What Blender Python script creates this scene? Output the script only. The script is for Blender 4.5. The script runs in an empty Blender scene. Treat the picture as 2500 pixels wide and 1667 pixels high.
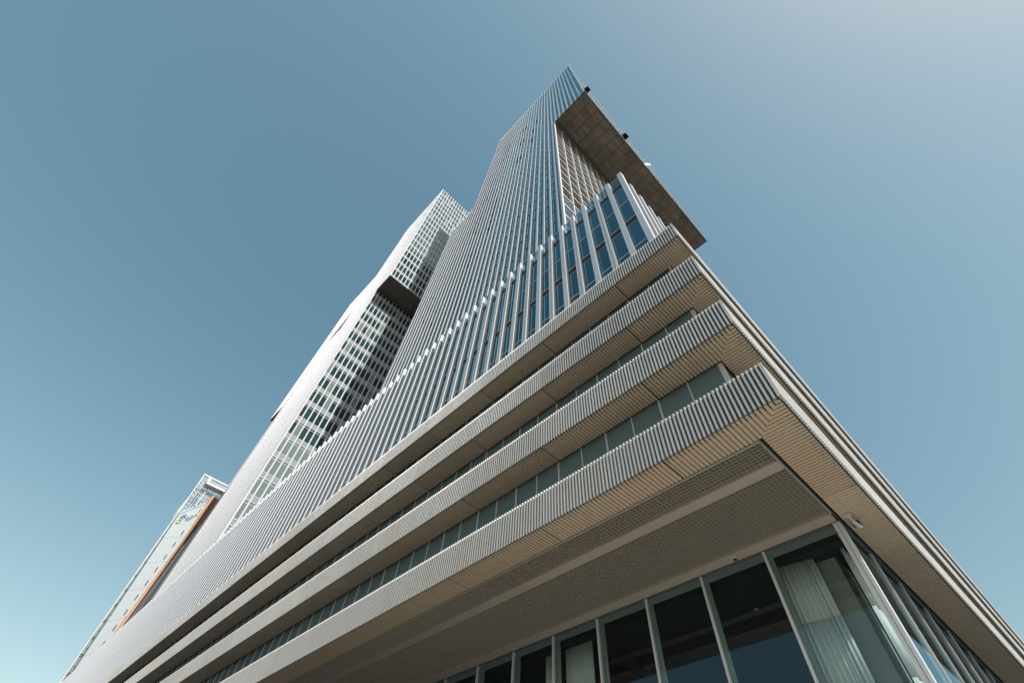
import bpy, math, random
from mathutils import Matrix, Vector
random.seed(7)
C = bpy.context.scene.collection
sc = bpy.context.scene

# ------------------------------------------------------------------ camera
RIGHT = (0.70661984, 0.70680551, 0.03338252)
DOWN = (-0.56799659, 0.59471838, -0.56893754)
FWD = (-0.42198138, 0.38306140, 0.82170291)
F_PX, CX, CY = 1106.924, 1284.518, 830.056
GZ = -1.6                                    # ground level, the camera is at the origin at eye height
cam = bpy.data.cameras.new("camera")
cam.sensor_fit = 'HORIZONTAL'; cam.sensor_width = 36.0
cam.lens = F_PX / 2500.0 * 36.0
cam.shift_x = -(CX - 1250.0) / 2500.0
cam.shift_y = -(833.5 - CY) / 2500.0
cam.clip_start = 0.1; cam.clip_end = 6000.0
cob = bpy.data.objects.new("camera", cam); C.objects.link(cob)
M3 = Matrix(((RIGHT[0], -DOWN[0], -FWD[0]), (RIGHT[1], -DOWN[1], -FWD[1]), (RIGHT[2], -DOWN[2], -FWD[2])))
cob.matrix_world = M3.to_4x4()
sc.camera = cob

# ------------------------------------------------------------------ sky and sun
SUN = Vector((1.0, -0.085, 1.03)).normalized()
world = bpy.data.worlds.new("World"); sc.world = world; world.use_nodes = True
wn = world.node_tree; bg = wn.nodes['Background']
sky = wn.nodes.new('ShaderNodeTexSky'); sky.sky_type = 'NISHITA'; sky.sun_disc = False
sky.sun_elevation = math.asin(SUN.z)
sky.sun_rotation = math.atan2(SUN.x, SUN.y)
sky.altitude = 0; sky.air_density = 1.0; sky.dust_density = 1.1; sky.ozone_density = 1.5
sp_ = wn.nodes.new('ShaderNodeSeparateColor'); cb_ = wn.nodes.new('ShaderNodeCombineColor')
wn.links.new(sky.outputs[0], sp_.inputs[0])
for i_, (g_, k_) in enumerate(((1.10, 1.575), (0.874, 1.217), (0.805, 0.919))):     # tone of this hazy teal sky
    m1 = wn.nodes.new('ShaderNodeMath'); m1.operation = 'MULTIPLY'; m1.inputs[1].default_value = 0.15
    m2 = wn.nodes.new('ShaderNodeMath'); m2.operation = 'POWER'; m2.inputs[1].default_value = g_
    m3 = wn.nodes.new('ShaderNodeMath'); m3.operation = 'MULTIPLY'; m3.inputs[1].default_value = k_ / 0.15
    wn.links.new(sp_.outputs[i_], m1.inputs[0]); wn.links.new(m1.outputs[0], m2.inputs[0]); wn.links.new(m2.outputs[0], m3.inputs[0])
    wn.links.new(m3.outputs[0], cb_.inputs[i_])
wn.links.new(cb_.outputs[0], bg.inputs[0])
bg.inputs[1].default_value = 0.15
sun = bpy.data.lights.new("sun", 'SUN'); sun.energy = 4.9; sun.angle = math.radians(0.5); sun.color = (1.0, 0.962, 0.91)
sob = bpy.data.objects.new("sun", sun); C.objects.link(sob)
sob.rotation_euler = SUN.to_track_quat('Z', 'Y').to_euler(); sob.location = (60, -20, 60)
sc.view_settings.view_transform = 'Standard'; sc.view_settings.look = 'None'
sc.view_settings.exposure = 0.0; sc.view_settings.gamma = 1.0
sc.cycles.max_bounces = 8; sc.cycles.glossy_bounces = 4; sc.cycles.transparent_max_bounces = 12
sc.cycles.caustics_reflective = False; sc.cycles.caustics_refractive = False

# ------------------------------------------------------------------ materials
def mat(name, col, rough=0.5, metal=0.0, island=0.0, noise=0.0, nscale=(1, 1, 1), spec=0.5, noise2=None):
    m = bpy.data.materials.new(name); m.use_nodes = True
    nt = m.node_tree; b = nt.nodes['Principled BSDF']
    b.inputs['Roughness'].default_value = rough; b.inputs['Metallic'].default_value = metal
    b.inputs['Specular IOR Level'].default_value = spec
    last = None
    def mulnode(prev, fac_socket, lo, hi):
        mr = nt.nodes.new('ShaderNodeMapRange'); mr.inputs['To Min'].default_value = lo; mr.inputs['To Max'].default_value = hi
        nt.links.new(fac_socket, mr.inputs['Value'])
        mx = nt.nodes.new('ShaderNodeMix'); mx.data_type = 'RGBA'; mx.blend_type = 'MULTIPLY'; mx.inputs[0].default_value = 1.0
        if prev is None: mx.inputs['A'].default_value = (*col, 1)
        else: nt.links.new(prev, mx.inputs['A'])
        nt.links.new(mr.outputs[0], mx.inputs['B'])
        return mx.outputs['Result']
    if island:
        g = nt.nodes.new('ShaderNodeNewGeometry')
        last = mulnode(last, g.outputs['Random Per Island'], 1 - island, 1 + island)
    for ns, amt in ((nscale, noise), noise2 or ((1, 1, 1), 0)):
        if amt:
            tc = nt.nodes.new('ShaderNodeTexCoord'); mp = nt.nodes.new('ShaderNodeMapping'); mp.inputs['Scale'].default_value = ns
            nz = nt.nodes.new('ShaderNodeTexNoise'); nz.inputs['Scale'].default_value = 1.0; nz.inputs['Detail'].default_value = 4
            nt.links.new(tc.outputs['Object'], mp.inputs[0]); nt.links.new(mp.outputs[0], nz.inputs[0])
            last = mulnode(last, nz.outputs['Fac'], 1 - amt, 1 + amt)
    if last is None: b.inputs['Base Color'].default_value = (*col, 1)
    else: nt.links.new(last, b.inputs['Base Color'])
    return m

def schlick(nt, f0):
    lw = nt.nodes.new('ShaderNodeLayerWeight'); lw.inputs['Blend'].default_value = 0.5
    pw = nt.nodes.new('ShaderNodeMath'); pw.operation = 'POWER'; pw.inputs[1].default_value = 5.0
    ml = nt.nodes.new('ShaderNodeMath'); ml.operation = 'MULTIPLY_ADD'; ml.inputs[1].default_value = 1 - f0; ml.inputs[2].default_value = f0
    nt.links.new(lw.outputs['Facing'], pw.inputs[0]); nt.links.new(pw.outputs[0], ml.inputs[0])
    return ml.outputs[0]

def facade_glass(name, base, tint, ior=1.9, island=0.25, rough=0.015, wave=0.004, blind=0.0, blindcol=(0.5, 0.52, 0.5)):
    m = bpy.data.materials.new(name); m.use_nodes = True
    nt = m.node_tree; nt.nodes.clear()
    out = nt.nodes.new('ShaderNodeOutputMaterial'); mix = nt.nodes.new('ShaderNodeMixShader')
    d = nt.nodes.new('ShaderNodeBsdfDiffuse'); gl = nt.nodes.new('ShaderNodeBsdfGlossy')
    fr = schlick(nt, ((ior - 1) / (ior + 1)) ** 2 * 1.15); gl.inputs['Roughness'].default_value = rough
    geo = nt.nodes.new('ShaderNodeNewGeometry')
    mr = nt.nodes.new('ShaderNodeMapRange'); mr.inputs['To Min'].default_value = 1 - island; mr.inputs['To Max'].default_value = 1 + island
    nt.links.new(geo.outputs['Random Per Island'], mr.inputs['Value'])
    mx = nt.nodes.new('ShaderNodeMix'); mx.data_type = 'RGBA'; mx.blend_type = 'MULTIPLY'; mx.inputs[0].default_value = 1
    mx.inputs['A'].default_value = (*base, 1); nt.links.new(mr.outputs[0], mx.inputs['B'])
    src = mx.outputs['Result']
    if blind:
        # a share of the panes has a pale blind drawn behind the glass
        wnz = nt.nodes.new('ShaderNodeMath'); wnz.operation = 'FRACT'
        mm = nt.nodes.new('ShaderNodeMath'); mm.operation = 'MULTIPLY'; mm.inputs[1].default_value = 17.3
        nt.links.new(geo.outputs['Random Per Island'], mm.inputs[0]); nt.links.new(mm.outputs[0], wnz.inputs[0])
        lt = nt.nodes.new('ShaderNodeMath'); lt.operation = 'LESS_THAN'; lt.inputs[1].default_value = blind
        nt.links.new(wnz.outputs[0], lt.inputs[0])
        m2 = nt.nodes.new('ShaderNodeMix'); m2.data_type = 'RGBA'; nt.links.new(lt.outputs[0], m2.inputs[0])
        nt.links.new(src, m2.inputs['A']); m2.inputs['B'].default_value = (*blindcol, 1); src = m2.outputs['Result']
    nt.links.new(src, d.inputs[0])
    m3 = nt.nodes.new('ShaderNodeMix'); m3.data_type = 'RGBA'; m3.blend_type = 'MULTIPLY'; m3.inputs[0].default_value = 1
    mr2 = nt.nodes.new('ShaderNodeMapRange'); mr2.inputs['To Min'].default_value = 1 - island * 0.3; mr2.inputs['To Max'].default_value = 1 + island * 0.3
    nt.links.new(geo.outputs['Random Per Island'], mr2.inputs['Value'])
    m3.inputs['A'].default_value = (*tint, 1); nt.links.new(mr2.outputs[0], m3.inputs['B'])
    nt.links.new(m3.outputs['Result'], gl.inputs['Color'])
    tc = nt.nodes.new('ShaderNodeTexCoord'); nz = nt.nodes.new('ShaderNodeTexNoise'); nz.inputs['Scale'].default_value = 0.7
    nt.links.new(tc.outputs['Object'], nz.inputs[0])
    bp = nt.nodes.new('ShaderNodeBump'); bp.inputs['Strength'].default_value = 1.0; bp.inputs['Distance'].default_value = wave
    nt.links.new(nz.outputs['Fac'], bp.inputs['Height']); nt.links.new(bp.outputs[0], gl.inputs['Normal'])
    nt.links.new(fr, mix.inputs[0]); nt.links.new(d.outputs[0], mix.inputs[1]); nt.links.new(gl.outputs[0], mix.inputs[2])
    nt.links.new(mix.outputs[0], out.inputs[0])
    return m

def clear_glass(name, tint, ior=1.6):
    m = bpy.data.materials.new(name); m.use_nodes = True
    nt = m.node_tree; nt.nodes.clear()
    out = nt.nodes.new('ShaderNodeOutputMaterial'); mix = nt.nodes.new('ShaderNodeMixShader')
    t = nt.nodes.new('ShaderNodeBsdfTransparent'); t.inputs[0].default_value = (*tint, 1)
    gl = nt.nodes.new('ShaderNodeBsdfGlossy'); gl.inputs['Roughness'].default_value = 0.004; gl.inputs['Color'].default_value = (0.6, 0.8, 0.9, 1)
    nt.links.new(schlick(nt, 0.075), mix.inputs[0]); nt.links.new(t.outputs[0], mix.inputs[1]); nt.links.new(gl.outputs[0], mix.inputs[2])
    nt.links.new(mix.outputs[0], out.inputs[0])
    return m

def panel_metal(name, col, step, origin, rough=0.42, metal=0.25, streak=0.16):
    """anodised cladding: tone shifts from panel to panel (every `step` m along x or y), faint streaks and rust runs"""
    m = bpy.data.materials.new(name); m.use_nodes = True
    nt = m.node_tree; b = nt.nodes['Principled BSDF']
    b.inputs['Roughness'].default_value = rough; b.inputs['Metallic'].default_value = metal
    tc = nt.nodes.new('ShaderNodeTexCoord'); sep = nt.nodes.new('ShaderNodeSeparateXYZ'); nt.links.new(tc.outputs['Object'], sep.inputs[0])
    def cell(sock, o):
        a = nt.nodes.new('ShaderNodeMath'); a.operation = 'SUBTRACT'; a.inputs[1].default_value = o; nt.links.new(sock, a.inputs[0])
        d = nt.nodes.new('ShaderNodeMath'); d.operation = 'DIVIDE'; d.inputs[1].default_value = step; nt.links.new(a.outputs[0], d.inputs[0])
        f = nt.nodes.new('ShaderNodeMath'); f.operation = 'FLOOR'; nt.links.new(d.outputs[0], f.inputs[0]); return f.outputs[0]
    cb = nt.nodes.new('ShaderNodeCombineXYZ'); nt.links.new(cell(sep.outputs[0], origin[0]), cb.inputs[0]); nt.links.new(cell(sep.outputs[1], origin[1]), cb.inputs[1])
    f3 = nt.nodes.new('ShaderNodeMath'); f3.operation = 'FLOOR'
    dz = nt.nodes.new('ShaderNodeMath'); dz.operation = 'DIVIDE'; dz.inputs[1].default_value = 2.63; nt.links.new(sep.outputs[2], dz.inputs[0]); nt.links.new(dz.outputs[0], f3.inputs[0])
    nt.links.new(f3.outputs[0], cb.inputs[2])
    wnn = nt.nodes.new('ShaderNodeTexWhiteNoise'); nt.links.new(cb.outputs[0], wnn.inputs['Vector'])
    r1 = nt.nodes.new('ShaderNodeMapRange'); r1.inputs['To Min'].default_value = 0.9; r1.inputs['To Max'].default_value = 1.08
    nt.links.new(wnn.outputs['Value'], r1.inputs['Value'])
    mp = nt.nodes.new('ShaderNodeMapping'); mp.inputs['Scale'].default_value = (9, 9, 0.8)
    nt.links.new(tc.outputs['Object'], mp.inputs[0])
    nz = nt.nodes.new('ShaderNodeTexNoise'); nz.inputs['Scale'].default_value = 1; nz.inputs['Detail'].default_value = 5; nt.links.new(mp.outputs[0], nz.inputs[0])
    r2 = nt.nodes.new('ShaderNodeMapRange'); r2.inputs['To Min'].default_value = 1 - streak; r2.inputs['To Max'].default_value = 1 + streak
    nt.links.new(nz.outputs['Fac'], r2.inputs['Value'])
    mu = nt.nodes.new('ShaderNodeMath'); mu.operation = 'MULTIPLY'; nt.links.new(r1.outputs[0], mu.inputs[0]); nt.links.new(r2.outputs[0], mu.inputs[1])
    mx = nt.nodes.new('ShaderNodeMix'); mx.data_type = 'RGBA'; mx.blend_type = 'MULTIPLY'; mx.inputs[0].default_value = 1
    mx.inputs['A'].default_value = (*col, 1); nt.links.new(mu.outputs[0], mx.inputs['B'])
    # warm rust runs
    mp2 = nt.nodes.new('ShaderNodeMapping'); mp2.inputs['Scale'].default_value = (1.3, 1.3, 0.35); nt.links.new(tc.outputs['Object'], mp2.inputs[0])
    nz2 = nt.nodes.new('ShaderNodeTexNoise'); nz2.inputs['Scale'].default_value = 1; nz2.inputs['Detail'].default_value = 6; nt.links.new(mp2.outputs[0], nz2.inputs[0])
    r3 = nt.nodes.new('ShaderNodeMapRange'); r3.inputs['From Min'].default_value = 0.5; r3.inputs['From Max'].default_value = 0.75
    r3.inputs['To Min'].default_value = 0; r3.inputs['To Max'].default_value = 0.45; nt.links.new(nz2.outputs['Fac'], r3.inputs['Value'])
    m2 = nt.nodes.new('ShaderNodeMix'); m2.data_type = 'RGBA'; nt.links.new(r3.outputs[0], m2.inputs[0])
    nt.links.new(mx.outputs['Result'], m2.inputs['A']); m2.inputs['B'].default_value = (col[0] * 0.92, col[1] * 0.78, col[2] * 0.6, 1)
    nt.links.new(m2.outputs['Result'], b.inputs['Base Color'])
    return m

MAT = dict(
    fascia=panel_metal('champagne_cladding', (0.55, 0.55, 0.535), 3.6, (-3.47, 10.67), metal=0.2, rough=0.45),
    soffit=panel_metal('champagne_soffit', (0.61, 0.50, 0.37), 3.6, (-3.47, 10.67), rough=0.5, metal=0.1),
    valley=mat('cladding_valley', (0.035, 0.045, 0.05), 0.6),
    dark=mat('dark_gap', (0.015, 0.016, 0.018), 0.8),
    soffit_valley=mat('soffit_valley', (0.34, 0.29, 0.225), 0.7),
    alu=mat('silver_aluminium', (0.56, 0.605, 0.65), 0.42, 0.12, noise=0.05, nscale=(3, 3, 0.3)),
    alu_tower=mat('tower_aluminium', (0.525, 0.575, 0.63), 0.5, 0.05, island=0.03, noise=0.05, nscale=(1, 1, 0.1)),
    alu_pale=mat('pale_fin_aluminium', (0.62, 0.65, 0.69), 0.48, 0.1, island=0.03, noise=0.06, nscale=(1, 1, 0.1), spec=0.5),
    alu_white=mat('white_aluminium', (0.56, 0.605, 0.65), 0.6, 0.0, noise=0.04, nscale=(1, 1, 0.1), spec=0.2),
    alu_dark=mat('grey_frame_metal', (0.13, 0.15, 0.16), 0.45, 0.3),
    glass=facade_glass('blue_facade_glass', (0.008, 0.03, 0.045), (0.42, 0.80, 0.95), 2.0),
    glass_b=facade_glass('green_facade_glass', (0.028, 0.060, 0.066), (0.6, 0.9, 1.0), 2.1, island=0.3, blind=0.08, blindcol=(0.20, 0.26, 0.25)),
    glass_end=facade_glass('louvre_wall_glass', (0.05, 0.055, 0.05), (0.8, 0.9, 0.95), 2.1, island=0.3),
    parapet=clear_glass('parapet_glass', (0.25, 0.40, 0.46), 1.7),
    spandrel=mat('dark_spandrel', (0.018, 0.026, 0.03), 0.6, 0.0, spec=0.2, island=0.15),
    spandrel_b=mat('pale_spandrel', (0.27, 0.30, 0.335), 0.6, noise=0.05, spec=0.2),
    beige=mat('beige_blind_box', (0.48, 0.45, 0.38), 0.55, noise=0.06),
    parking=facade_glass('dark_teal_panel', (0.125, 0.19, 0.20), (0.45, 0.6, 0.62), 1.45, island=0.12, rough=0.12),
    shop=clear_glass('clear_shop_glass', (0.72, 0.82, 0.80), 1.52),
    frame_side=mat('daylit_frame_side', (0.20, 0.245, 0.235), 0.6),  # pale strips added in place of the daylit inner sides of the frames
    gridm=mat('grid_metal', (0.42, 0.40, 0.34), 0.5, 0.2),
    plenum=mat('ceiling_void', (0.13, 0.11, 0.085), 0.85, noise=0.5, nscale=(1.3, 9, 1)),
    beam=mat('beige_beam', (0.42, 0.37, 0.32), 0.55, noise=0.06, nscale=(0.7, 2, 1)),
    core=mat('building_core', (0.10, 0.10, 0.10), 0.8),
    roof=mat('roof_deck', (0.30, 0.30, 0.30), 0.9),
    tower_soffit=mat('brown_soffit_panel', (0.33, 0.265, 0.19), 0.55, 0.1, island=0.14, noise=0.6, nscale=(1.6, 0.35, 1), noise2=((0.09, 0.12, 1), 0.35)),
    joint=mat('soffit_joint', (0.05, 0.045, 0.035), 0.8),
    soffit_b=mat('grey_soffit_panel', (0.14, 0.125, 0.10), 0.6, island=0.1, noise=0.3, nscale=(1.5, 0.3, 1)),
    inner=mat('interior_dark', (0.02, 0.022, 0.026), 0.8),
    concrete=mat('grey_concrete', (0.33, 0.33, 0.31), 0.85, noise=0.18, nscale=(2.5, 2.5, 1.6)),
    curtain=mat('pale_curtain', (0.70, 0.73, 0.74), 0.9),
    camw=mat('camera_white', (0.5, 0.51, 0.5), 0.4),
    black=mat('black_plastic', (0.01, 0.01, 0.012), 0.3),
    ground=mat('asphalt_quay', (0.075, 0.083, 0.09), 0.9, noise=0.2, nscale=(0.3, 0.3, 0.3)),
    bounce_paving=mat('pale_bounce_paving', (0.46, 0.43, 0.38), 0.85, noise=0.15, nscale=(0.5, 0.5, 0.5)),
    kwall=mat('pale_green_white_panel', (0.40, 0.48, 0.52), 0.5, island=0.04, noise=0.04, nscale=(1, 1, .4)),
    kwhite=mat('white_frame', (0.62, 0.65, 0.66), 0.5),
    kwin=facade_glass('slot_window_glass', (0.05, 0.12, 0.13), (0.6, 0.85, 0.95), 1.6),
    korange=mat('orange_panel', (0.62, 0.31, 0.15), 0.5, noise=0.05),
    korange_shade=mat('shaded_orange_wall', (0.15, 0.095, 0.07), 0.6),  # orange wall with its shade put into a dark brown base
    kgrey=mat('grey_green_panel', (0.20, 0.27, 0.28), 0.4),
    klav=mat('lilac_panel', (0.40, 0.41, 0.47), 0.5),
    kblue=mat('blue_enamel', (0.10, 0.20, 0.30), 0.4), kgreen=mat('green_enamel', (0.34, 0.46, 0.20), 0.4), kink=mat('sign_letter', (0.03, 0.09, 0.06), 0.4),
    white=mat('white_enamel', (0.8, 0.79, 0.76), 0.4),
)

# ------------------------------------------------------------------ helpers
class MB:
    def __init__(s): s.v = []; s.f = []; s.m = []
    def quad(s, a, b, c, d, mi=0):
        n = len(s.v); s.v += [a, b, c, d]; s.f.append((n, n + 1, n + 2, n + 3)); s.m.append(mi); return s
    def poly(s, pts, mi=0):
        n = len(s.v); s.v += list(pts); s.f.append(tuple(range(n, n + len(pts)))); s.m.append(mi); return s
    def box(s, x0, x1, y0, y1, z0, z1, mi=0):
        if x0 > x1: x0, x1 = x1, x0
        if y0 > y1: y0, y1 = y1, y0
        if z0 > z1: z0, z1 = z1, z0
        n = len(s.v)
        s.v += [(x0, y0, z0), (x1, y0, z0), (x1, y1, z0), (x0, y1, z0), (x0, y0, z1), (x1, y0, z1), (x1, y1, z1), (x0, y1, z1)]
        for f in ((0, 3, 2, 1), (4, 5, 6, 7), (0, 1, 5, 4), (1, 2, 6, 5), (2, 3, 7, 6), (3, 0, 4, 7)):
            s.f.append(tuple(n + i for i in f)); s.m.append(mi)
        return s
    def add(s, o):
        n = len(s.v); s.v += o.v; s.f += [tuple(n + i for i in f) for f in o.f]; s.m += o.m; return s
    def build(s, name, mats, parent=None):
        me = bpy.data.meshes.new(name); me.from_pydata(s.v, [], s.f)
        mats = mats if isinstance(mats, (list, tuple)) else [mats]
        for m in mats: me.materials.append(m)
        if len(mats) > 1: me.polygons.foreach_set('material_index', s.m)
        me.update()
        o = bpy.data.objects.new(name, me); C.objects.link(o)
        if parent is not None:
            o.parent = parent
            o.matrix_parent_inverse = Matrix.Translation(-Vector(root_loc(parent)))
        return o
def root_loc(o):
    v = Vector((0, 0, 0))
    while o is not None:
        v = v + o.location; o = o.parent
        if o is not None and o.type == 'MESH': break
    return v
def root_loc(o):
    return o.matrix_world.translation if o.type == 'EMPTY' and o.parent is None else (Vector((0, 0, 0)))

def thing(name, label, cat, loc=(0, 0, 0), group=None):
    o = bpy.data.objects.new(name, None); C.objects.link(o); o.location = loc
    o.matrix_world = Matrix.Translation(loc); o.empty_display_size = 0.5
    o['label'] = label; o['category'] = cat
    if group: o['group'] = group
    return o
def tag(o, label, cat, group=None):
    o['label'] = label; o['category'] = cat
    if group: o['group'] = group
    return o
def structure(o): o['kind'] = 'structure'; return o

def pix(p):
    z = p[0] * FWD[0] + p[1] * FWD[1] + p[2] * FWD[2]
    if z <= 0.05: return None
    return (CX + F_PX * (p[0] * RIGHT[0] + p[1] * RIGHT[1] + p[2] * RIGHT[2]) / z, CY + F_PX * (p[0] * DOWN[0] + p[1] * DOWN[1] + p[2] * DOWN[2]) / z)
def score(mb):
    xs, ys = [], []
    for p in mb.v:
        q = pix(p)
        if q is None: continue
        xs.append(min(max(q[0], 0), 2500)); ys.append(min(max(q[1], 0), 1667))
    if not xs: return 0
    return (max(xs) - min(xs)) * (max(ys) - min(ys))
def emit(items, name, mats, parent, cap=100, sub=None):
    """items: MBs (or (MB, sub MB) pairs); the `cap` that show largest become parts of their own, the rest one part"""
    its = [(i if isinstance(i, tuple) else (i, None)) for i in items]
    its.sort(key=lambda t: -score(t[0]))
    for a, b in its[:cap]:
        o = a.build(name, mats, parent)
        if b is not None and sub: b.build(sub[0], sub[1], o)
    rest = its[cap:]
    if rest:
        r = MB(); rb = MB()
        for a, b in rest:
            r.add(a)
            if b is not None: rb.add(b)
        o = r.build(name, mats, parent)
        if len(rest) > 1: o['kind'] = 'stuff'
        if rb.v:
            ob = rb.build(sub[0], sub[1], o); ob['kind'] = 'stuff'

# face frames: 'front' faces -y (a = x), 'end' faces +x (a = y); depth goes into the building
def P(face, plane, a, dep, z):
    return (a, plane + dep, z) if face == 'front' else (plane - dep, a, z)
def pbox(mb, face, plane, a0, a1, d0, d1, z0, z1, mi=0):
    if face == 'front': mb.box(a0, a1, plane + d0, plane + d1, z0, z1, mi)
    else: mb.box(plane - d1, plane - d0, a0, a1, z0, z1, mi)
    return mb
def pquad(mb, face, plane, a0, a1, dep, z0, z1, mi=0):
    if face == 'front': a0, a1 = min(a0, a1), max(a0, a1)
    else: a0, a1 = min(a0, a1), max(a0, a1)
    return mb.quad(P(face, plane, a0, dep, z0), P(face, plane, a1, dep, z0), P(face, plane, a1, dep, z1), P(face, plane, a0, dep, z1), mi)

# ------------------------------------------------------------------ ground
g = MB(); R = 3000
g.quad((-R, -R, GZ), (R, -R, GZ), (R, R, GZ), (-R, R, GZ))
structure(g.build('ground', MAT['ground']))
g = MB(); g.quad((-12, -26, GZ + 0.004), (14, -26, GZ + 0.004), (14, 11.6, GZ + 0.004), (-12, 11.6, GZ + 0.004))  # unseen pale patch, its extent shaped for the bounce light on the soffits
structure(g.build('bounce_pavement', MAT['bounce_paving']))

# ------------------------------------------------------------------ podium building
PX, PY = -0.785, 7.2            # outer corner of the bands
XF, YF = -132.0, 52.0           # far ends
INX, INY = -1.615, 8.03         # inner edge of the soffit strips
ZB = [6.54, 9.11, 11.71, 14.48]
ZT = [7.53, 10.12, 12.76, 15.46]
podium = thing('podium_building', 'long low building, ribbed beige bands below blue glass storeys, over a recessed glazed ground floor', 'building', (PX, PY, GZ))
RP, RW, RD = 0.1, 0.052, 0.045
NJX = int((PX - XF) / RP); NJY = int((YF - PY) / RP)
def joints(a_sign, o, n): return [o + a_sign * 3.6 * k for k in range(n)]
JX = [-3.47 - 3.6 * k for k in range(36)]
JY = [10.67 + 3.6 * k for k in range(12)]
def near(v, arr, w): return any(abs(v - a) < w for a in arr)
for i in range(4):
    zb, zt = ZB[i], ZT[i]
    fb = MB()
    # trapezoid ribs on the long side and on the short side
    S_, F_ = 0.011, 0.038                 # slanted flank, flat front
    def rib_v(pts):                      # plan outline of one rib, four points, outer side first
        n = len(fb.v)
        fb.v += [(p[0], p[1], zb) for p in pts] + [(p[0], p[1], zt) for p in pts]
        for f in ((0, 1, 2, 3), (7, 6, 5, 4), (0, 1, 5, 4), (1, 2, 6, 5), (2, 3, 7, 6)):
            fb.f.append(tuple(n + q for q in f)); fb.m.append(0)
    for j in range(1, NJX):
        x1 = PX - RP * j - 0.005
        rib_v([(x1 - F_ - 2 * S_, PY + RD), (x1 - F_ - S_, PY), (x1 - S_, PY), (x1, PY + RD)])
    F_ = 0.058
    for j in range(2, NJY):
        y0 = PY + RP * j
        rib_v([(PX - RD, y0), (PX, y0 + S_), (PX, y0 + S_ + F_), (PX - RD, y0 + F_ + 2 * S_)])
    # folded corner post and a plain plate beside it
    fb.box(PX - 0.065, PX, PY, PY + 0.06, zb, zt, 0)
    fb.box(PX - 0.05, PX - 0.006, PY + 0.062, PY + 0.19, zb + 0.003, zt - 0.003, 0)
    # backing walls of the band
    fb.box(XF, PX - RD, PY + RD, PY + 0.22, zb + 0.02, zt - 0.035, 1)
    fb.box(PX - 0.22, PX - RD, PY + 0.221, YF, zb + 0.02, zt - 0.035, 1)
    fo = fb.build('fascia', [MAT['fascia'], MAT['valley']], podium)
    # soffit ribs, mitred at the corner
    sb = MB()
    ys, xs = PY + RD + 0.035, PX - RD - 0.035
    SR, SW, SD = 0.1, 0.066, 0.03
    zs = zb + 0.004
    def rib(p0, p1, p2, p3, z, mi=0):      # four plan points of one rib, extruded up
        sb.poly([(p0[0], p0[1], z), (p1[0], p1[1], z), (p2[0], p2[1], z), (p3[0], p3[1], z)], mi)
        for a, b in ((p0, p1), (p1, p2), (p2, p3), (p3, p0)):
            sb.quad((a[0], a[1], z), (b[0], b[1], z), (b[0], b[1], z + SD), (a[0], a[1], z + SD), mi)
    for j in range(NJX):
        x1 = PX - 0.02 - SR * j; x0 = x1 - SW
        if near((x0 + x1) / 2, JX, 0.05): x0 += 0.02
        f = lambda x: min(INY, PY + (PX - x))
        if f(x1) < ys + 0.02: continue
        rib((x0, ys), (x1, ys), (x1, f(x1)), (x0, f(x0)), zs)
    for j in range(NJY):
        y0 = PY + 0.02 + SR * j; y1 = y0 + SW
        if near((y0 + y1) / 2, JY, 0.05): y1 -= 0.02
        f = lambda y: max(INX, PX - (y - PY))
        if f(y0) > xs - 0.02: continue
        rib((xs, y0), (xs, y1), (f(y1), y1), (f(y0), y0), zs)
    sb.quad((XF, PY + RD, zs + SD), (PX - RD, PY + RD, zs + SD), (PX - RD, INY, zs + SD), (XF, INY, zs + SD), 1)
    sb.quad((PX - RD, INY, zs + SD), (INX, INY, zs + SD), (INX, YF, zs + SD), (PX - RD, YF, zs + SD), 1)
    for jx in JX: sb.box(jx - 0.018, jx + 0.018, ys, INY, zs + SD - 0.012, zs + SD - 0.002, 2)
    for jy in JY: sb.box(INX, xs, jy - 0.018, jy + 0.018, zs + SD - 0.012, zs + SD - 0.002, 2)
    sb.build('soffit', [MAT['soffit'], MAT['soffit_valley'], MAT['dark']], podium)
    # ledge on top
    lb = MB()
    lb.box(XF, PX - 0.221, PY + 0.222, PY + 0.9, zt - 0.32, zt - 0.22, 0)
    lb.box(-1.75, PX - 0.222, PY + 0.901, YF, zt - 0.32, zt - 0.22, 0)
    lb.build('ledge', MAT['core'], podium)

# parking-level glazing between the bands
panes, posts = [], []
GY, GX = 8.09, -1.655
for i in range(3):
    z0, z1 = ZT[i] - 0.3, ZB[i + 1] + 0.04
    k = 0; a = GX
    while a > XF + 1:
        b = (-2.63 - 0.9 * k); p = MB(); p.quad((b, GY, z0), (a, GY, z0), (a, GY, z1), (b, GY, z1)); panes.append(p)
        q = MB(); w = 0.034 if k % 2 == 0 else 0.05; q.box(b - w / 2, b + w / 2, GY - 0.03, GY + 0.02, z0, z1 - 0.02); posts.append(q)
        a = b; k += 1
    a = GY
    for k in range(48):
        b = 9.0 + 0.9 * k; p = MB(); p.quad((GX, a, z0), (GX, b, z0), (GX, b, z1), (GX, a, z1)); panes.append(p); a = b
    q = MB(); q.box(GX - 0.10, GX + 0.01, GY - 0.012, GY + 0.1, z0, z1 - 0.02); posts.append(q)
emit(panes, 'glass_panel', MAT['parking'], podium)
emit(posts, 'mullion', MAT['alu'], podium)
core = MB()
core.box(XF, -1.8, 8.25, YF, 6.95, 25.6)
core.build('core_wall', MAT['core'], podium)

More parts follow.
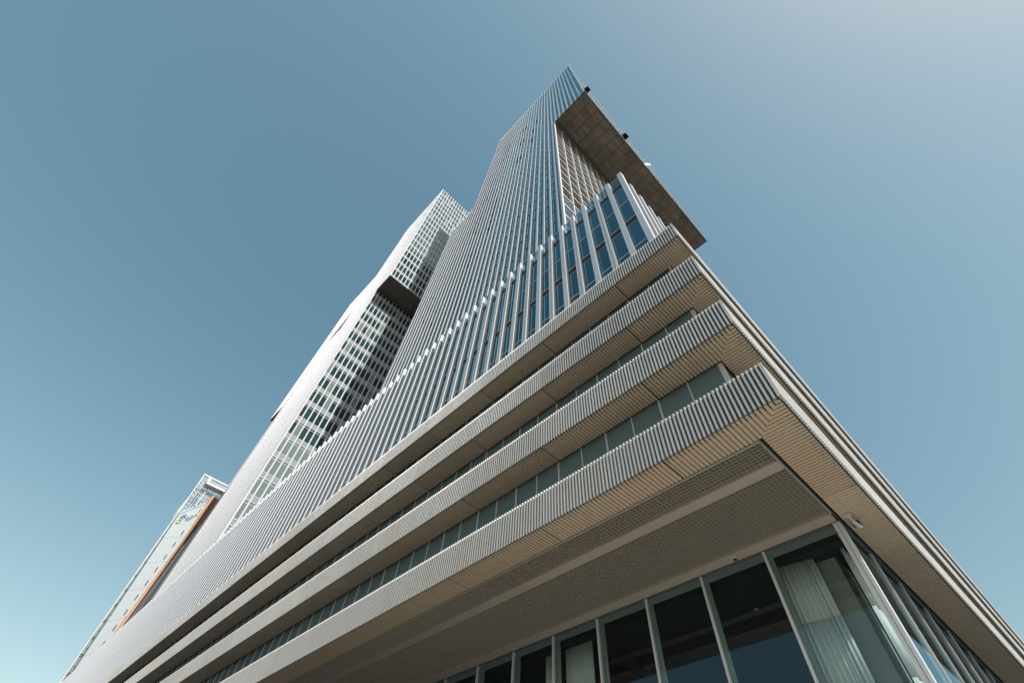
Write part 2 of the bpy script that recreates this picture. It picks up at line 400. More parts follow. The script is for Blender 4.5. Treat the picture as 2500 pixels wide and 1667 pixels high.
# upper storeys of the podium: fins, glass, spandrels
FP, FXE, FD = 7.99, -1.675, 0.19          # fin fronts on the long side, on the short side, fin depth
ZR = 26.9
def fin_podium(face, plane, a, split, w=0.255, ztop=ZR, z0=15.2):
    m = MB(); zz = [z0] + [z for z in (18.0 - 2.3, 20.75, 25.6) if z > z0] + [ztop]
    for s0, s1 in zip(zz[:-1], zz[1:]):
        e = 0.008
        if split:
            pbox(m, face, plane, a - w / 2, a - 0.018, 0, FD + 0.02, s0 + e, s1 - e)
            pbox(m, face, plane, a + 0.018, a + w / 2, 0, FD + 0.02, s0 + e, s1 - e)
        else:
            pbox(m, face, plane, a - w / 2, a + w / 2, 0, FD + 0.02, s0 + e, s1 - e)
    pbox(m, face, plane, a - w / 2 + 0.02, a + w / 2 - 0.02, 0.02, FD, z0, ztop - 0.02, 1)
    return m
fins, wins = [], []
NF = int((-1.8 - XF) / 0.9)
for k in range(NF):
    fins.append(fin_podium('front', FP, -1.80 - 0.9 * k - (0.005 if k == 0 else 0), k % 2 == 0))
NE = 46
for k in range(NE):
    fins.append(fin_podium('end', FXE, 8.13 + 0.9 * k, k % 2 == 1))
emit(fins, 'fin', [MAT['alu'], MAT['alu_dark']], podium)
ROWS = [(15.0, 17.9), (17.9, 20.2), (20.72, 22.9), (22.9, 25.07)]
def window(face, plane, a0, a1, dep, z0, z1, fw=0.035):
    m = MB(); pquad(m, face, plane, a0, a1, dep, z0, z1)
    f = MB()
    pbox(f, face, plane, a0, a1, dep - 0.025, dep + 0.01, z0, z0 + fw)
    pbox(f, face, plane, a0, a1, dep - 0.022, dep + 0.01, z1 - fw * 0.6, z1)
    return (m, f)
for k in range(NF - 1):
    a1, a0 = -1.80 - 0.9 * k - 0.13, -1.80 - 0.9 * (k + 1) + 0.13
    for z0, z1 in ROWS: wins.append(window('front', FP, a0, a1, FD, z0, z1))
for k in range(NE - 1):
    for z0, z1 in ROWS: wins.append(window('end', FXE, 8.13 + 0.9 * k + 0.13, 8.13 + 0.9 * (k + 1) - 0.13, FD, z0, z1))
emit(wins, 'window', MAT['glass'], podium, sub=('frame', MAT['alu']))
for z0, z1 in ((20.2, 20.72), (25.07, 25.7)):
    s = MB(); pbox(s, 'front', FP, XF, FXE - FD, FD + 0.01, FD + 0.05, z0, z1)
    pbox(s, 'end', FXE, FP + FD, YF, FD + 0.011, FD + 0.051, z0, z1)
    s.build('spandrel', MAT['spandrel'], podium)
par = []
for k in range(NF - 1):
    m = MB(); pquad(m, 'front', FP, -1.80 - 0.9 * (k + 1), -1.80 - 0.9 * k, FD + 0.01, 25.72, 27.05); f = MB()
    pbox(f, 'front', FP, -1.80 - 0.9 * (k + 1) + 0.13, -1.80 - 0.9 * k - 0.13, FD - 0.01, FD + 0.03, 27.03, 27.06); par.append((m, f))
for k in range(NE - 1):
    m = MB(); pquad(m, 'end', FXE, 8.13 + 0.9 * k, 8.13 + 0.9 * (k + 1), FD + 0.01, 25.72, 27.05); f = MB()
    pbox(f, 'end', FXE, 8.13 + 0.9 * k + 0.13, 8.13 + 0.9 * (k + 1) - 0.13, FD - 0.01, FD + 0.03, 27.03, 27.06); par.append((m, f))
emit(par, 'parapet_glass', MAT['parapet'], podium, sub=('rail', MAT['alu']))
r = MB(); r.box(XF, -2.0, 8.32, YF, 25.6, 25.75)
for k in range(60):                    # posts of the roof rail behind the glass parapet
    r.box(-2.5 - 0.9 * k - 0.02, -2.5 - 0.9 * k + 0.02, 8.5, 8.54, 25.75, 26.7)
    r.box(-2.62 - 0.9 * k - 0.02, -2.62 - 0.9 * k + 0.02, 8.5, 8.54, 25.75, 26.7)
r.build('roof', MAT['roof'], podium)

# recessed ground floor: grid ceiling, beams, glass wall
HY = 11.72                       # glass line, long side
HX = -1.72                       # glass line, short side
cg = MB()
xs = -1.75
while xs > -42:
    cg.box(xs - 0.004, xs + 0.004, 8.10, 8.84, 6.555, 6.60); cg.box(xs - 0.004, xs + 0.004, 9.16, 11.31, 6.555, 6.60); xs -= 0.1
y = 8.14
while y < 11.31:
    if not (8.82 < y < 9.18): cg.box(-42, -1.72, y - 0.004, y + 0.004, 6.556, 6.599)
    y += 0.1
cg.box(-132, -1.70, 8.06, 8.10, 6.53, 6.60); cg.box(-1.72, -1.69, 8.10, 11.31, 6.53, 6.60)
cg.build('ceiling_grid', MAT['gridm'], podium)
pl = MB(); pl.box(XF, -1.70, 8.05, 11.7, 6.70, 6.94)
x = -2.0
while x > -42: pl.box(x - 0.05, x + 0.05, 8.1, 11.6, 6.64, 6.70); x -= 0.6
y = 8.3
while y < 11.5: pl.box(-42, -1.75, y - 0.03, y + 0.03, 6.66, 6.699); y += 0.3
pl.build('ceiling_void', MAT['plenum'], podium)
for ya, yb in ((8.84, 9.16), (11.31, 11.66)):
    b = MB(); b.box(XF, -1.725, ya, yb, 6.525, 6.66); b.build('ceiling_beam', MAT['beam'], podium)
# dark slot and channel between the grid and the short-side soffit
sl = MB(); sl.box(-1.688, -1.622, 8.05, YF, 6.62, 6.9, 0); sl.box(-1.689, -1.672, 8.05, YF, 6.545, 6.62, 1)
sl.build('shadow_gap', [MAT['dark'], MAT['alu_dark']], podium)
mull, shops = [], []
MX = [-1.80] + [-3.61 - 1.795 * k for k in range(30)]
for k, x in enumerate(MX[1:]):
    m = MB(); m.box(x - 0.03, x + 0.03, HY - 0.06, HY + 0.28, GZ, 6.50); mull.append(m)
for k in range(len(MX) - 1):
    m = MB(); m.quad((MX[k + 1], HY, GZ), (MX[k], HY, GZ), (MX[k], HY, 6.5), (MX[k + 1], HY, 6.5))
    f = MB(); f.box(MX[k + 1] + 0.03, MX[k] - 0.03, HY + 0.012, HY + 0.016, 6.31, 6.5); f.box(MX[k + 1] + 0.03, MX[k + 1] + 0.16, HY + 0.012, HY + 0.016, GZ, 6.309); shops.append((m, f))
MY = [HY + 0.06] + [13.5 + 1.8 * k for k in range(20)]
for k, y in enumerate(MY[1:]):
    m = MB(); m.box(HX - 0.08, HX + 0.03, y - 0.022, y + 0.022, GZ, 6.50); mull.append(m)
for k in range(len(MY) - 1):
    m = MB(); m.quad((HX, MY[k], GZ), (HX, MY[k + 1], GZ), (HX, MY[k + 1], 6.5), (HX, MY[k], 6.5)); shops.append(m)
emit(mull, 'mullion', MAT['alu'], podium)
emit(shops, 'window_pane', MAT['shop'], podium, sub=('frame_side_band', MAT['frame_side']))
cp = MB()
cp.box(-1.85, -1.762, HY - 0.07, HY + 0.10, GZ, 6.5); cp.box(-1.752, -1.685, HY - 0.075, HY + 0.10, GZ, 6.5)
cp.build('corner_post', MAT['alu'], podium)
hb = MB(); hb.box(XF, -1.70, HY - 0.045, HY + 0.30, 6.50, 6.524); hb.box(HX - 0.28, HX + 0.03, HY + 0.301, YF, 6.50, 6.56)
hb.build('window_head', MAT['alu_dark'], podium)
# the rooms behind the glass
room = MB()
room.box(XF, -2.05, 12.05, 24.0, 6.30, 6.92); room.box(XF, -1.74, 24.0, 24.3, GZ, 6.9); room.box(XF, -1.74, HY + 0.02, 24, GZ + 0.004, GZ + 0.02)
room.box(-30, -29.8, 12.2, 24, GZ, 6.3)
for x in (-9.5, -17.0, -25.0): room.box(x - 0.15, x + 0.15, 12.6, 24, 5.95, 6.30)
for y_ in (14.5, 17.0, 20.0): room.box(-30, -2.4, y_ - 0.12, y_ + 0.12, 6.05, 6.29)
room.build('room', MAT['inner'], podium)
col = MB(); col.box(-2.90, -2.34, 12.62, 13.55, GZ, 6.30); col.build('column', MAT['concrete'], podium)
def curtain(x0, x1, y0, y1, z0, z1, n, amp, label):
    m = MB(); N = n * 10; L = math.hypot(x1 - x0, y1 - y0); ux, uy = (x1 - x0) / L, (y1 - y0) / L; prev = None
    ph = random.random() * 6
    levels = [z1 + (z0 - z1) * q / 6 for q in range(7)]
    cols_ = []
    for i in range(N + 1):
        t = i / N; colp = []
        for li, z in enumerate(levels):
            am = amp * (0.55 + 0.45 * li / 6)
            d = am * (0.6 + 0.5 * math.sin(t * 7 + ph)) * math.sin(t * n * 2 * math.pi + ph + 1.6 * math.sin(t * 8 + ph)) + am * 0.45 * math.sin(t * n * 1.27 * math.pi + ph * 2 + li * 0.12) + am * 0.25 * math.sin(t * n * 4.7 * math.pi + li * 0.2)
            colp.append((x0 + ux * L * t - uy * d, y0 + uy * L * t + ux * d, z))
        cols_.append(colp)
    for i in range(N):
        for li in range(6): m.quad(cols_[i][li], cols_[i + 1][li], cols_[i + 1][li + 1], cols_[i][li + 1])
    o = m.build('curtain', MAT['curtain'])
    for p in o.data.polygons: p.use_smooth = True
    sol = o.modifiers.new('thickness', 'SOLIDIFY'); sol.thickness = 0.004
    tag(o, label, 'curtain', 'curtains behind the ground floor glass')
curtain(-3.56, -2.74, 12.16, 12.30, GZ + 0.1, 6.28, 11, 0.045, 'pale bunched curtain left of the concrete column behind the corner window')
curtain(-2.06, -2.04, 12.32, 13.35, GZ + 0.1, 6.28, 9, 0.045, 'sunlit curtain right of the concrete column, behind the corner post')
curtain(-11.65, -11.22, 12.25, 12.25, GZ + 0.1, 6.28, 5, 0.04, 'dim curtain at the right edge of its pane, further left than the other curtains')
curtain(-10.80, -9.70, 12.25, 12.25, GZ + 0.1, 6.28, 10, 0.04, 'wide dim grey curtain filling most of a ground floor pane')

# ------------------------------------------------------------------ towers
def fin_simple(face, plane, a, w, d, z0, z1):
    m = MB(); pbox(m, face, plane, a - w / 2, a + w / 2, 0, d, z0, z1); return m
def facade(parent, face, plane, aas, z0, z1, fw, fd, rows, glass, finmat, acc, strips=()):
    """fins at aas, one pane per bay and row, strips = (dz0, dz1, proud, material key) repeated at every row base"""
    for a in aas: acc['fin'].append(fin_simple(face, plane, a, fw, fd + 0.03, z0, z1))
    s = sorted(aas)
    for a0, a1 in zip(s[:-1], s[1:]):
        for r0, r1 in rows:
            m = MB(); pquad(m, face, plane, a0 + fw / 2 - 0.004, a1 - fw / 2 + 0.004, fd, r0, min(r1, z1 - 0.02)); acc['window'].append(m)
    for r0, r1 in rows:
        for (d0, d1, pr, key) in strips:
            zz0, zz1 = r0 + d0, r0 + d1
            if zz0 < z0 + 0.01 or zz1 > z1 - 0.05: continue
            m = MB(); pbox(m, face, plane, s[0] + 0.02, s[-1] - 0.02, fd - pr, fd + 0.05 + pr * 0.1, zz0, zz1)
            acc.setdefault('strip_' + key, []).append(m)
def rows(z0, z1, pitch, anchor):
    k = math.floor((z0 - anchor) / pitch); out = []
    while True:
        a = anchor + k * pitch
        if a >= z1 - 0.35: break
        if a + pitch > z0 + 0.2: out.append((max(a, z0), min(a + pitch, z1)))
        k += 1
    return out
def flush(parent, acc, glass, finmat):
    emit(acc['fin'], 'fin', finmat, parent); emit(acc['window'], 'window', glass, parent)
    for k, v in acc.items():
        if k.startswith('strip_'): emit(v, 'transom' if k[6:] in ('alu', 'alu_white') else 'spandrel', MAT[k[6:]], parent)

ZS, ZTOP = 84.5, 144.4
# ---- front tower
A = thing('glass_tower', 'front tower of blue glass and fins, its upper half jutting out over a brown soffit', 'tower', (-8.3, 10.9, 25.7), 'three towers standing on the podium')
AY = 10.9
accA = dict(fin=[], window=[])
XU = [-1.6 - 0.9 * k for k in range(31)]            # upper half
XL = [-8.75 - 0.9 * k + 0.35 for k in range(30)]    # lower half
XU = [-1.55 - 0.9 * k for k in range(31)]
XL = [-8.2] + [-1.55 - 0.9 * k for k in range(8, 38)]
rU = rows(ZS + 0.25, ZTOP, 3.02, ZS + 0.25); rU = [(ZS - 0.05, ZS + 0.25)] + rU; rL = rows(25.7, ZS, 3.02, ZS + 0.25 - 3.02 * 25)
stA = [(0.0, 0.05, 0.02, 'alu'), (-0.26, 0.0, 0.01, 'spandrel')]
facade(A, 'front', AY, XU, ZS - 0.05, ZTOP + 0.5, 0.21, 0.19, rU, None, None, accA, stA)
facade(A, 'front', AY, XL, 25.7, ZS - 0.05, 0.21, 0.19, rL, None, None, accA, stA)
YE = 47.1
YFU = [AY + 0.12] + [12.75 + 1.8 * k for k in range(20)]
accE = dict(fin=[], window=[])
facade(A, 'end', -1.43, YFU, ZS - 0.05, ZTOP + 0.5, 0.14, 0.17, rU, None, None, accE, stA)
accL = dict(fin=[], window=[])
YFL = [AY + 0.13] + [12.75 + 1.8 * k for k in range(20)]
stE = [(0.0, 0.22, 0.05, 'beige'), (0.33, 0.42, 0.04, 'beige'), (1.75, 1.81, 0.03, 'beige'), (0.22, 0.33, 0.01, 'spandrel')]
facade(A, 'end', -8.08, YFL, 25.7, ZS - 0.1, 0.11, 0.17, rL, None, None, accL, stE)
for a_ in (accE,):
    accA['fin'] += a_['fin']; accA['window'] += a_['window']
    for k_ in a_:
        if k_.startswith('strip'): accA.setdefault(k_, []).extend(a_[k_])
flush(A, accA, MAT['glass'], MAT['alu_tower'])
emit(accL['window'], 'window', MAT['glass_end'], A, 60); emit(accL['fin'], 'fin', MAT['alu_tower'], A)
emit(accL['strip_beige'], 'spandrel', MAT['beige'], A); emit(accL['strip_spandrel'], 'spandrel', MAT['spandrel'], A)
w = MB(); w.box(-28.55, -1.65, AY + 0.24, YE, ZS + 0.12, ZTOP); w.box(-34.9, -8.40, AY + 0.241, YE, 25.7, ZS + 0.1); w.build('core_wall', MAT['core'], A)
rf = MB(); rf.box(-28.6, -1.6, AY + 0.2, YE, ZTOP, ZTOP + 0.3); rf.box(-34.95, -28.56, AY + 0.2, YE, ZS + 0.101, ZS + 0.3); rf.build('roof', MAT['roof'], A)
# soffit panels of the jutting half
sp = MB(); ys_ = [AY + 0.02] + [12.75 + 1.8 * k for k in range(20)]; yv = ys_ + [YE]
xg = [-1.45 - 0.78 * k for k in range(9)]
for r0, r1 in zip(yv[:-1], yv[1:]):
    off = 0.0
    xx = [-1.45] + [-1.45 - 0.441 * k for k in range(1, 14)] + [-7.62]
    for a1, a0 in zip(xx[:-1], xx[1:]):
        e = 0.018
        sp.quad((a0 + e, r0 + 0.04, ZS), (a1 - e, r0 + 0.04, ZS), (a1 - e, r1 - 0.04, ZS), (a0 + e, r1 - 0.04, ZS), 0)
    sp.quad((-8.5, r0 + 0.03, ZS), (-7.86, r0 + 0.03, ZS), (-7.86, r1 - 0.03, ZS), (-8.5, r1 - 0.03, ZS), 0)
sp.box(-8.5, -1.44, AY + 0.03, YE, ZS + 0.03, ZS + 0.11, 1)
sp.box(-7.80, -7.68, AY + 0.3, YE - 0.3, ZS - 0.05, ZS + 0.03, 2)
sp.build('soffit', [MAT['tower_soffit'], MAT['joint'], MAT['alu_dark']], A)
eg = MB(); eg.box(-8.2, -1.43, AY - 0.01, AY + 0.02, ZS - 0.06, ZS + 0.24); eg.box(-1.45, -1.40, AY - 0.01, YE, ZS - 0.06, ZS + 0.24); eg.box(-8.4, -1.4, YE, YE + 0.05, ZS - 0.06, ZS + 0.3)
eg.build('edge_trim', MAT['alu'], A)
for k in range(9):
    m = MB(); x = -1.5 - 0.88 * k; m.box(x - 0.07, x + 0.07, YE + 0.05, YE + 0.3, ZS - 0.03, ZTOP + 0.4); m.build('fin', MAT['alu_tower'], A)
# opened vents between the fins
def vents(parent, plane, fins_, lst, pitch, dep):
    for (tx, tz, n) in lst:
        x = tx * plane; k = min(range(len(fins_) - 1), key=lambda i: abs((fins_[i] + fins_[i + 1]) / 2 - x))
        a1, a0 = fins_[k] - 0.12, fins_[k + 1] + 0.12
        for q in range(n):
            z = tz * plane - q * pitch; m = MB(); m.box(a0, a1, plane + dep, plane + dep + 0.03, z - 1.15, z + 1.15); m.build('vent', MAT['black'], parent)
vents(A, AY, XU, [(-1.506, 10.59, 1), (-1.594, 10.63, 1), (-1.2511, 9.26, 1), (-1.2416, 8.41, 1), (-1.507, 9.28, 1), (-1.588, 9.27, 1), (-2.003, 10.60, 3), (-2.089, 10.60, 3), (-1.497, 7.925, 1), (-1.58, 7.94, 1), (-1.19, 9.9, 1)], 5.6, 0.05)
vents(A, AY, XL, [(-1.912, 6.57, 5), (-2.25, 6.51, 3), (-2.33, 6.51, 2), (-2.27, 7.43, 1), (-2.35, 7.42, 1), (-2.8, 4.9, 3), (-2.55, 4.3, 2), (-2.2, 5.1, 2)], 2.9, 0.05)
# hinged flaps standing open on the sunlit side
for (y0, y1, xo, mk) in ((10.95, 11.75, -0.62, 'black'), (21.0, 21.9, -0.60, 'black')):
    m = MB(); n = [(-1.41, y0, 87.2), (-1.41, y1, 87.2), (xo, y1, 85.75), (xo, y0, 85.75)]
    n2 = [(p[0] + 0.03, p[1], p[2] + 0.05) for p in n]
    m.poly(n[::-1]); m.poly(n2)
    for i_ in range(4): m.quad(n[i_], n[(i_ + 1) % 4], n2[(i_ + 1) % 4], n2[i_])
    m.quad((-1.41, y0, 85.8), (-1.41, y0, 87.2), (xo, y0, 85.75), (xo, y0, 85.7))
    m.quad((-1.41, y1, 85.8), (-1.41, y1, 87.2), (xo, y1, 85.75), (xo, y1, 85.7))
    m.build('window_flap', MAT[mk], A)

m = MB(); q = [(-1.42, 27.6), (-0.66, 28.3), (-0.68, 28.34), (-1.44, 27.64)]
m.poly([(a, b, 85.0) for a, b in q]); m.poly([(-1.42, 27.6, 86.6), (-0.9, 28.08, 86.9), (-0.66, 28.3, 86.1), (-0.66, 28.3, 85.0), (-1.42, 27.6, 85.0)])
m.poly([(-1.44, 27.64, 86.6), (-0.92, 28.12, 86.9), (-0.68, 28.34, 86.1), (-0.68, 28.34, 85.0), (-1.44, 27.64, 85.0)])
m.build('window_flap', MAT['white'], A)

# ---- middle tower
B = thing('glass_tower', 'middle tower with a white gridded end wall of green windows, partly in shadow', 'tower', (-57.2, 8.1, 25.7), 'three towers standing on the podium')
BY = 8.1
XBU, XBL = -52.3, -57.2
accB = dict(fin=[], window=[])
yB = [BY + 0.12] + [8.9 + 0.89 * k for k in range(39)]
rBU = rows(ZS + 0.1, ZTOP, 3.31, 85.5 - 0.95); rBL = rows(25.7, ZS, 3.34, 46.78 - 0.86 - 3.34 * 7)
stB = [(0.0, 0.78, 0.03, 'spandrel_b'), (-0.03, 0.06, 0.06, 'alu_white'), (0.76, 0.85, 0.06, 'alu_white')]
stBL = stB + [(-0.38, -0.31, 0.03, 'alu_white')]
facade(B, 'end', XBU, yB, ZS, ZTOP + 0.7, 0.185, 0.14, rBU, None, None, accB, stB)
facade(B, 'end', XBL, yB, 25.7, ZS - 0.1, 0.185, 0.14, rBL, None, None, accB, stBL)
xBU = [XBU - 0.13] + [XBU - 0.12 - 0.9 * k for k in range(1, 22)]; xBL = [XBL - 0.13] + [XBU - 0.12 - 0.9 * k for k in range(6, 28)]
accF = dict(fin=[], window=[])
facade(B, 'front', BY, xBU, ZS - 0.03, ZTOP + 0.5, 0.24, 0.19, rBU, None, None, accF, stA)
facade(B, 'front', BY, xBL, 25.7, ZS - 0.04, 0.24, 0.19, rBL, None, None, accF, stA)
nb = 30; accF['fin'].sort(key=lambda m: -score(m))
for m_ in accF['fin'][:nb]: m_.build('fin', MAT['alu_pale'], B)
r_ = MB()
for m_ in accF['fin'][nb:]: r_.add(m_)
r_.build('fin', MAT['alu_pale'], B)['kind'] = 'stuff'
accF['fin'] = []
r_ = MB()
for m_ in accF['window']: r_.add(m_)
r_.build('window', MAT['glass'], B)['kind'] = 'stuff'
for k_ in list(accF):
    if k_.startswith('strip'): accB.setdefault(k_, []).extend(accF[k_])
accB['fin'].sort(key=lambda m: -score(m))
emit(accB['fin'], 'fin', MAT['alu_white'], B, 68); accB['fin'] = []
flush(B, accB, MAT['glass_b'], MAT['alu_white'])
YBE = 42.0
w = MB(); w.box(xBU[-1] - 0.1, XBU - 0.22, BY + 0.24, YBE, ZS + 0.12, ZTOP); w.box(xBL[-1] - 0.1, XBL - 0.22, BY + 0.241, YBE, 25.7, ZS + 0.1); w.build('core_wall', MAT['core'], B)
rf = MB(); rf.box(xBU[-1] - 0.1, XBU - 0.16, BY + 0.2, YBE, ZTOP, ZTOP + 0.3); rf.box(xBL[-1] - 0.1, xBU[-1] - 0.1, BY + 0.2, YBE, ZS + 0.101, ZS + 0.3); rf.build('roof', MAT['roof'], B)
sp = MB()
yy = [BY + 0.03] + [8.9 + 1.78 * k for k in range(20)]
for r0, r1 in zip(yy[:-1], yy[1:]):
    for k in range(6):
        a1 = XBU - 0.02 - 0.86 * k; a0 = a1 - 0.86
        sp.quad((a0 + 0.02, r0 + 0.03, ZS), (a1 - 0.02, r0 + 0.03, ZS), (a1 - 0.02, r1 - 0.03, ZS), (a0 + 0.02, r1 - 0.03, ZS), 0)
sp.box(XBL - 0.3, XBU, BY + 0.02, YBE, ZS + 0.02, ZS + 0.11, 1)
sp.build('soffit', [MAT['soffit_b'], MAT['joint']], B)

# ---- rear tower
D = thing('glass_tower', 'rear tower, a thin white strip of fins left of the gridded middle tower', 'tower', (-100, 10.6, 25.7), 'three towers standing on the podium')
DY = 10.6
accD = dict(fin=[], window=[])
xDU = [-84 - 0.9 * k for k in range(30)] + [-110.7]; xDL = [-75.9 - 0.9 * k for k in range(31)]
facade(D, 'front', DY, xDU, ZS, ZTOP + 0.5, 0.24, 0.19, rows(ZS, ZTOP, 3.1, ZS), None, None, accD, stA)
facade(D, 'front', DY, xDL, 25.7, ZS - 0.05, 0.24, 0.19, rows(25.7, ZS, 3.1, 25.7), None, None, accD, stA)
flush(D, accD, MAT['glass'], MAT['alu_pale'])
w = MB(); w.box(-110.8, -84, DY + 0.24, 44, ZS + 0.03, ZTOP); w.box(-103.1, -76, DY + 0.241, 44, 25.7, ZS + 0.02); w.build('core_wall', MAT['core'], D)
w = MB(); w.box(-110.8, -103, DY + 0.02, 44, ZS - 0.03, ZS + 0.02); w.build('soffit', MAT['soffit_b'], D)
w = MB(); w.box(-110.8, -84, DY + 0.2, 44, ZTOP, ZTOP + 0.3); w.build('roof', MAT['roof'], D)

# ------------------------------------------------------------------ far office tower with the orange slab
K = thing('office_tower', 'far pale office tower at the left with white lattice top and orange slab', 'office tower', (-165, 13, GZ))
KX = -165.0
def kq(m, pts, off=0.0, mi=0): m.poly([(KX + off, p[0], p[1]) for p in pts], mi)
def kprism(m, pts, x0, x1, mi=0):
    m.poly([(x1, p[0], p[1]) for p in pts], mi); m.poly([(x0, p[0], p[1]) for p in pts[::-1]], mi)
    n = len(pts)
    for i in range(n):
        a, b = pts[i], pts[(i + 1) % n]; m.quad((x0, a[0], a[1]), (x1, a[0], a[1]), (x1, b[0], b[1]), (x0, b[0], b[1]), mi)
edge = lambda z: 8.58 + (95.4 - z) * 0.0384             # left edge of the frame strip
edge2 = lambda z: 9.62 + (84.0 - z) * 0.0525 if z < 84 else 9.62 - (z - 84) * 0.03
wl = MB(); kprism(wl, [(edge2(GZ), GZ), (40, GZ), (40, 88.0), (14.2, 87.1), (edge2(81.4), 81.4)], KX - 9, KX); wl.build('wall', MAT['kwall'], K)
st = MB(); kprism(st, [(edge(GZ), GZ), (edge2(GZ) - 0.25, GZ), (edge2(80) - 0.25, 80), (edge2(94.2) - 0.1, 94.2), (edge(95.4) + 0.25, 95.2), (edge(95.4), 95.4)], KX - 0.8, KX - 0.35)
st.build('edge_strip', MAT['kgrey'], K)
el = MB(); kprism(el, [(edge(GZ), GZ), (edge(GZ) + 0.28, GZ), (edge(95.4) + 0.28, 95.4), (edge(95.4), 95.6)], KX - 0.9, KX + 0.1)
z = 20.0; k = 0
el.build('edge_frame', MAT['kwhite'], K)
while z < 94:
    for dz in (0.0, 0.42):
        m = MB(); m.box(KX - 0.36, KX - 0.30, edge(z) + 0.32, edge2(z) - 0.15, z + dz, z + dz + 0.2); m.build('balcony_slot', MAT['kwin'], K)
    m = MB(); m.box(KX - 0.36, KX - 0.30, edge(z) + 0.6, edge2(z) - 0.15, z + 1.75, z + 1.93); m.build('balcony_slot', MAT['kwin'], K)
    z += 3.8
for k in range(9):
    z0 = 75.6 - 3.77 * k + (4.0 if k < 0 else 0); yw = 13.75
    m = MB(); m.box(KX + 0.0, KX + 0.05, yw - 0.13 , yw + 0.13, z0, z0 + 1.45); m.build('window', MAT['kwin'], K)
m = MB(); m.box(KX, KX + 0.05, 14.0, 14.22, 83.4, 84.9); m.build('window', MAT['kwin'], K)
sm = MB()
for k in range(8):
    z0 = 74.0 - 7.5 * k
    sm.quad((KX + 0.01, edge2(z0), z0 - 1.0), (KX + 0.01, 15, z0 + 1.6), (KX + 0.01, 15, z0 + 1.68), (KX + 0.01, edge2(z0), z0 - 0.92))
sm.build('panel_seam', MAT['kgrey'], K)
# lattice crown: slim white posts and beams with sky behind
la = MB()
yl = lambda z: edge(z) + 0.5
for k in range(14):
    y_ = 8.95 + 0.66 * k
    zlow = 81.0 + max(0, (y_ - 9.6)) * 1.28
    for dx in (0.0, -3.2):
        la.box(KX - 0.14 + dx, KX + dx, y_, y_ + 0.10, zlow, 94.9 - 0.02 * k)
z = 82.6
while z < 95.4:
    y0 = max(9.0, 9.7 + (z - 81.4) * 0.76 - 0.8) if z < 87.2 else 8.75
    for dx in (0.0, -3.2):
        la.box(KX - 0.16 + dx, KX + 0.02 + dx, y0, 18.3, z, z + 0.14)
    for k in range(10): la.box(KX - 3.2, KX, y0 + 0.9 * k, y0 + 0.9 * k + 0.06, z + 0.02, z + 0.08)
    z += 1.27
la.box(KX - 0.3, KX + 0.2, 8.6, 18.2, 94.9, 95.15)
la.build('lattice', MAT['kwhite'], K)
lp = MB()
for k in range(9):
    for j in range(11): lp.box(KX - 3.5, KX - 3.45, 9.2 + 0.8 * j, 9.5 + 0.8 * j, 83.2 + 1.27 * k, 83.6 + 1.27 * k)
lp.build('lamp_panel', MAT['kwin'], K)
m = MB(); m.box(KX + 0.1, KX + 2.2, 10.6, 17.5, 91.6, 92.3, 0); m.box(KX + 0.05, KX + 2.3, 10.4, 11.2, 92.3, 94.2, 0); m.build('maintenance_gantry', MAT['kwhite'], K)
m = MB(); m.box(KX + 0.1, KX + 0.6, 12.0, 12.25, 84.8, 91.4, 0); m.build('post', MAT['kwhite'], K)
m = MB(); kprism(m, [(9.87, 80.9), (14.3, 86.6), (14.3, 87.5), (9.87, 81.8)], KX - 0.2, KX + 0.15); m.build('cornice', MAT['kwall'], K)
m = MB(); kprism(m, [(14.5, 88.9), (15.12, 89.5), (15.45, 75.2), (14.85, 49.6), (14.5, 40), (14.3, 40), (14.4, 49.6), (14.98, 75.2)], KX, KX + 2.0); m.build('orange_slab', MAT['korange'], K)
m = MB(); kprism(m, [(15.16, 89.4), (24, 88.0), (24, 20), (14.7, 20), (15.0, 49.6), (15.62, 75.2)], KX - 4.0, KX + 1.0); m.build('shaded_wall', MAT['korange_shade'], K)
m = MB(); kprism(m, [(15.75, 73.0), (16.35, 79.0), (16.7, 79.7), (22, 79.7), (22, 20), (16.2, 20), (16.2, 56)], KX + 1.0, KX + 2.2); m.build('glass_block', MAT['kgrey'], K)
m = MB(); kprism(m, [(15.7, 72.5), (16.15, 72.5), (16.15, 50), (15.4, 40), (15.0, 40), (15.1, 50)], KX + 1.0, KX + 2.4); m.build('side_panel', MAT['klav'], K)
# the sign: swirl emblem and letters
em = thing('sign', 'small blue and green emblem with three dark letters high on the far pale tower', 'sign', (KX, 12, 80))
def blob(cy, cz, ry, rz, rot, a0, a1, th, mk):
    m = MB(); N = 18
    for i in range(N):
        for (t0, t1) in ((a0 + (a1 - a0) * i / N, a0 + (a1 - a0) * (i + 1) / N),):
            def pt(t, s):
                u, v = math.cos(t) * ry * s, math.sin(t) * rz * s
                return (cy + u * math.cos(rot) - v * math.sin(rot), cz + u * math.sin(rot) + v * math.cos(rot))
            p = [pt(t0, 1), pt(t1, 1), pt(t1, 1 - th), pt(t0, 1 - th)]
            m.poly([(KX + 0.18, q[0], q[1]) for q in p]); m.poly([(KX + 0.05, q[0], q[1]) for q in p[::-1]])
    o = m.build('emblem', MAT[mk], em)
blob(11.25, 80.2, 0.62, 1.35, -0.25, 0.3, 3.3, 0.55, 'kblue')
blob(11.05, 79.4, 0.62, 1.35, -0.25, 3.0, 6.2, 0.6, 'kgreen')
blob(11.1, 79.8, 0.30, 0.65, -0.25, 0, 6.283, 0.45, 'kblue')
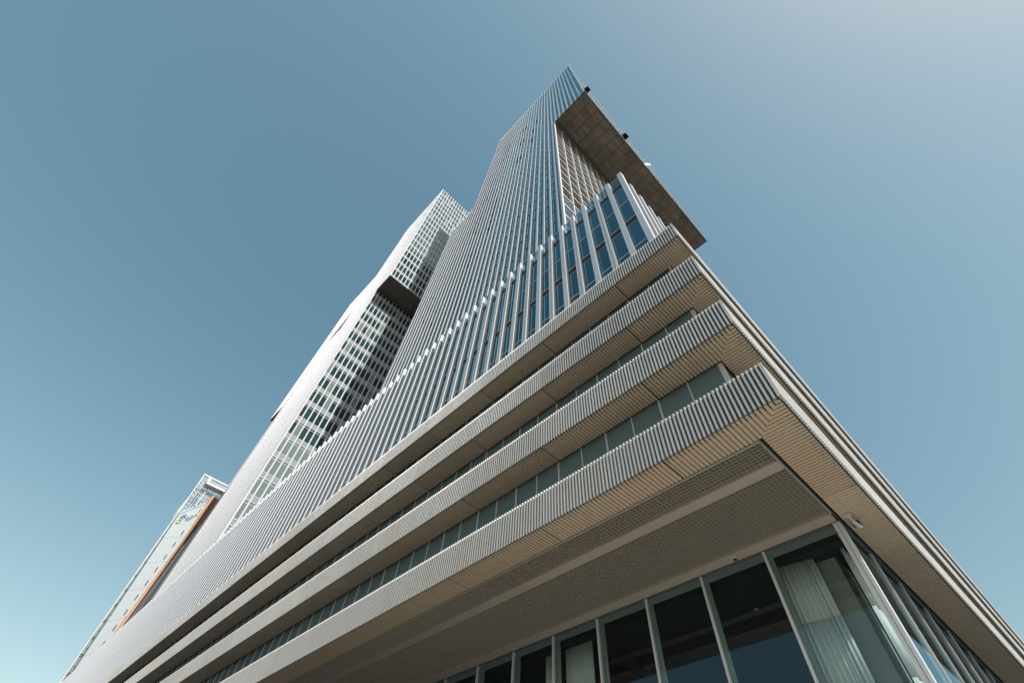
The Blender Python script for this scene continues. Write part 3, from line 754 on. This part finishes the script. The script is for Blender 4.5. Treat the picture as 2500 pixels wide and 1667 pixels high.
for i, ch in enumerate('kpn'):
    cu = bpy.data.curves.new('letter', 'FONT'); cu.body = ch; cu.size = 2.3; cu.extrude = 0.05
    tmp = bpy.data.objects.new('letter', cu); C.objects.link(tmp)
    dg = bpy.context.evaluated_depsgraph_get(); dg.update()
    me = bpy.data.meshes.new_from_object(tmp.evaluated_get(dg)); bpy.data.objects.remove(tmp)
    o = bpy.data.objects.new('letter', me); C.objects.link(o); me.materials.clear(); me.materials.append(MAT['kink'])
    # text plane: local x -> +y (up the slope of the panels), local y -> +z, facing +x
    B_ = Matrix(((0, 0, 1, KX + 0.12), (0.62, 0, 0, 12.15 + 0.72 * i), (0.5, 1, 0, 79.6 + 0.95 * i), (0, 0, 0, 1)))
    me.transform(B_); o.parent = em; o.matrix_parent_inverse = Matrix.Translation((-KX, -12, -80))

# ------------------------------------------------------------------ cameras on the building
def cyl(m, p0, p1, r0, r1, n=16, mi=0, cap=True):
    a, b = Vector(p0), Vector(p1); d = (b - a).normalized(); u = d.orthogonal().normalized(); v = d.cross(u)
    c0 = [tuple(a + (u * math.cos(2 * math.pi * i / n) + v * math.sin(2 * math.pi * i / n)) * r0) for i in range(n)]
    c1 = [tuple(b + (u * math.cos(2 * math.pi * i / n) + v * math.sin(2 * math.pi * i / n)) * r1) for i in range(n)]
    for i in range(n): m.quad(c0[i], c0[(i + 1) % n], c1[(i + 1) % n], c1[i], mi)
    if cap: m.poly(c0[::-1], mi); m.poly(c1, mi)
cmr = thing('security_camera', 'grey bullet camera on an arm under the ribbed soffit, right of the corner post', 'camera', (-1.45, 11.6, 6.45), 'security cameras on the building')
m = MB(); m.box(-1.53, -1.39, 11.52, 11.66, 6.49, 6.54); cyl(m, (-1.46, 11.58, 6.50), (-1.44, 11.66, 6.40), 0.022, 0.022); m.build('bracket', MAT['camw'], cmr)
m = MB(); cyl(m, (-1.45, 11.64, 6.40), (-1.38, 11.86, 6.30), 0.045, 0.05); m.build('housing', MAT['camw'], cmr)
m = MB(); cyl(m, (-1.381, 11.857, 6.302), (-1.376, 11.875, 6.295), 0.04, 0.04); m.build('lens', MAT['black'], cmr)
m = MB(); m.box(-1.505, -1.33, 11.66, 11.92, 6.375, 6.385); m.build('sun_hood', MAT['black'], cmr)
def dome(loc, r, label):
    t = thing('security_camera', label, 'camera', loc, 'security cameras on the building')
    m = MB(); cyl(m, (loc[0], loc[1], loc[2]), (loc[0], loc[1], loc[2] - r * 0.7), r * 1.05, r, 20); m.build('housing', MAT['camw'], t)
    m = MB(); prev = None
    for i in range(6):
        a0, a1 = math.pi / 2 * i / 6, math.pi / 2 * (i + 1) / 6
        cyl(m, (loc[0], loc[1], loc[2] - r * 0.7 - math.sin(a0) * r * 0.75), (loc[0], loc[1], loc[2] - r * 0.7 - math.sin(a1) * r * 0.75), math.cos(a0) * r * 0.82, max(0.001, math.cos(a1) * r * 0.82), 20, cap=False)
    m.build('dome', MAT['black'], t)
dome((-4.27, 11.48, 6.525), 0.06, 'small white dome camera on the beam above the shop window')
dome((-4.83, 13.2, 6.05), 0.05, 'tiny round camera inside, hanging in the dark room behind the second window')
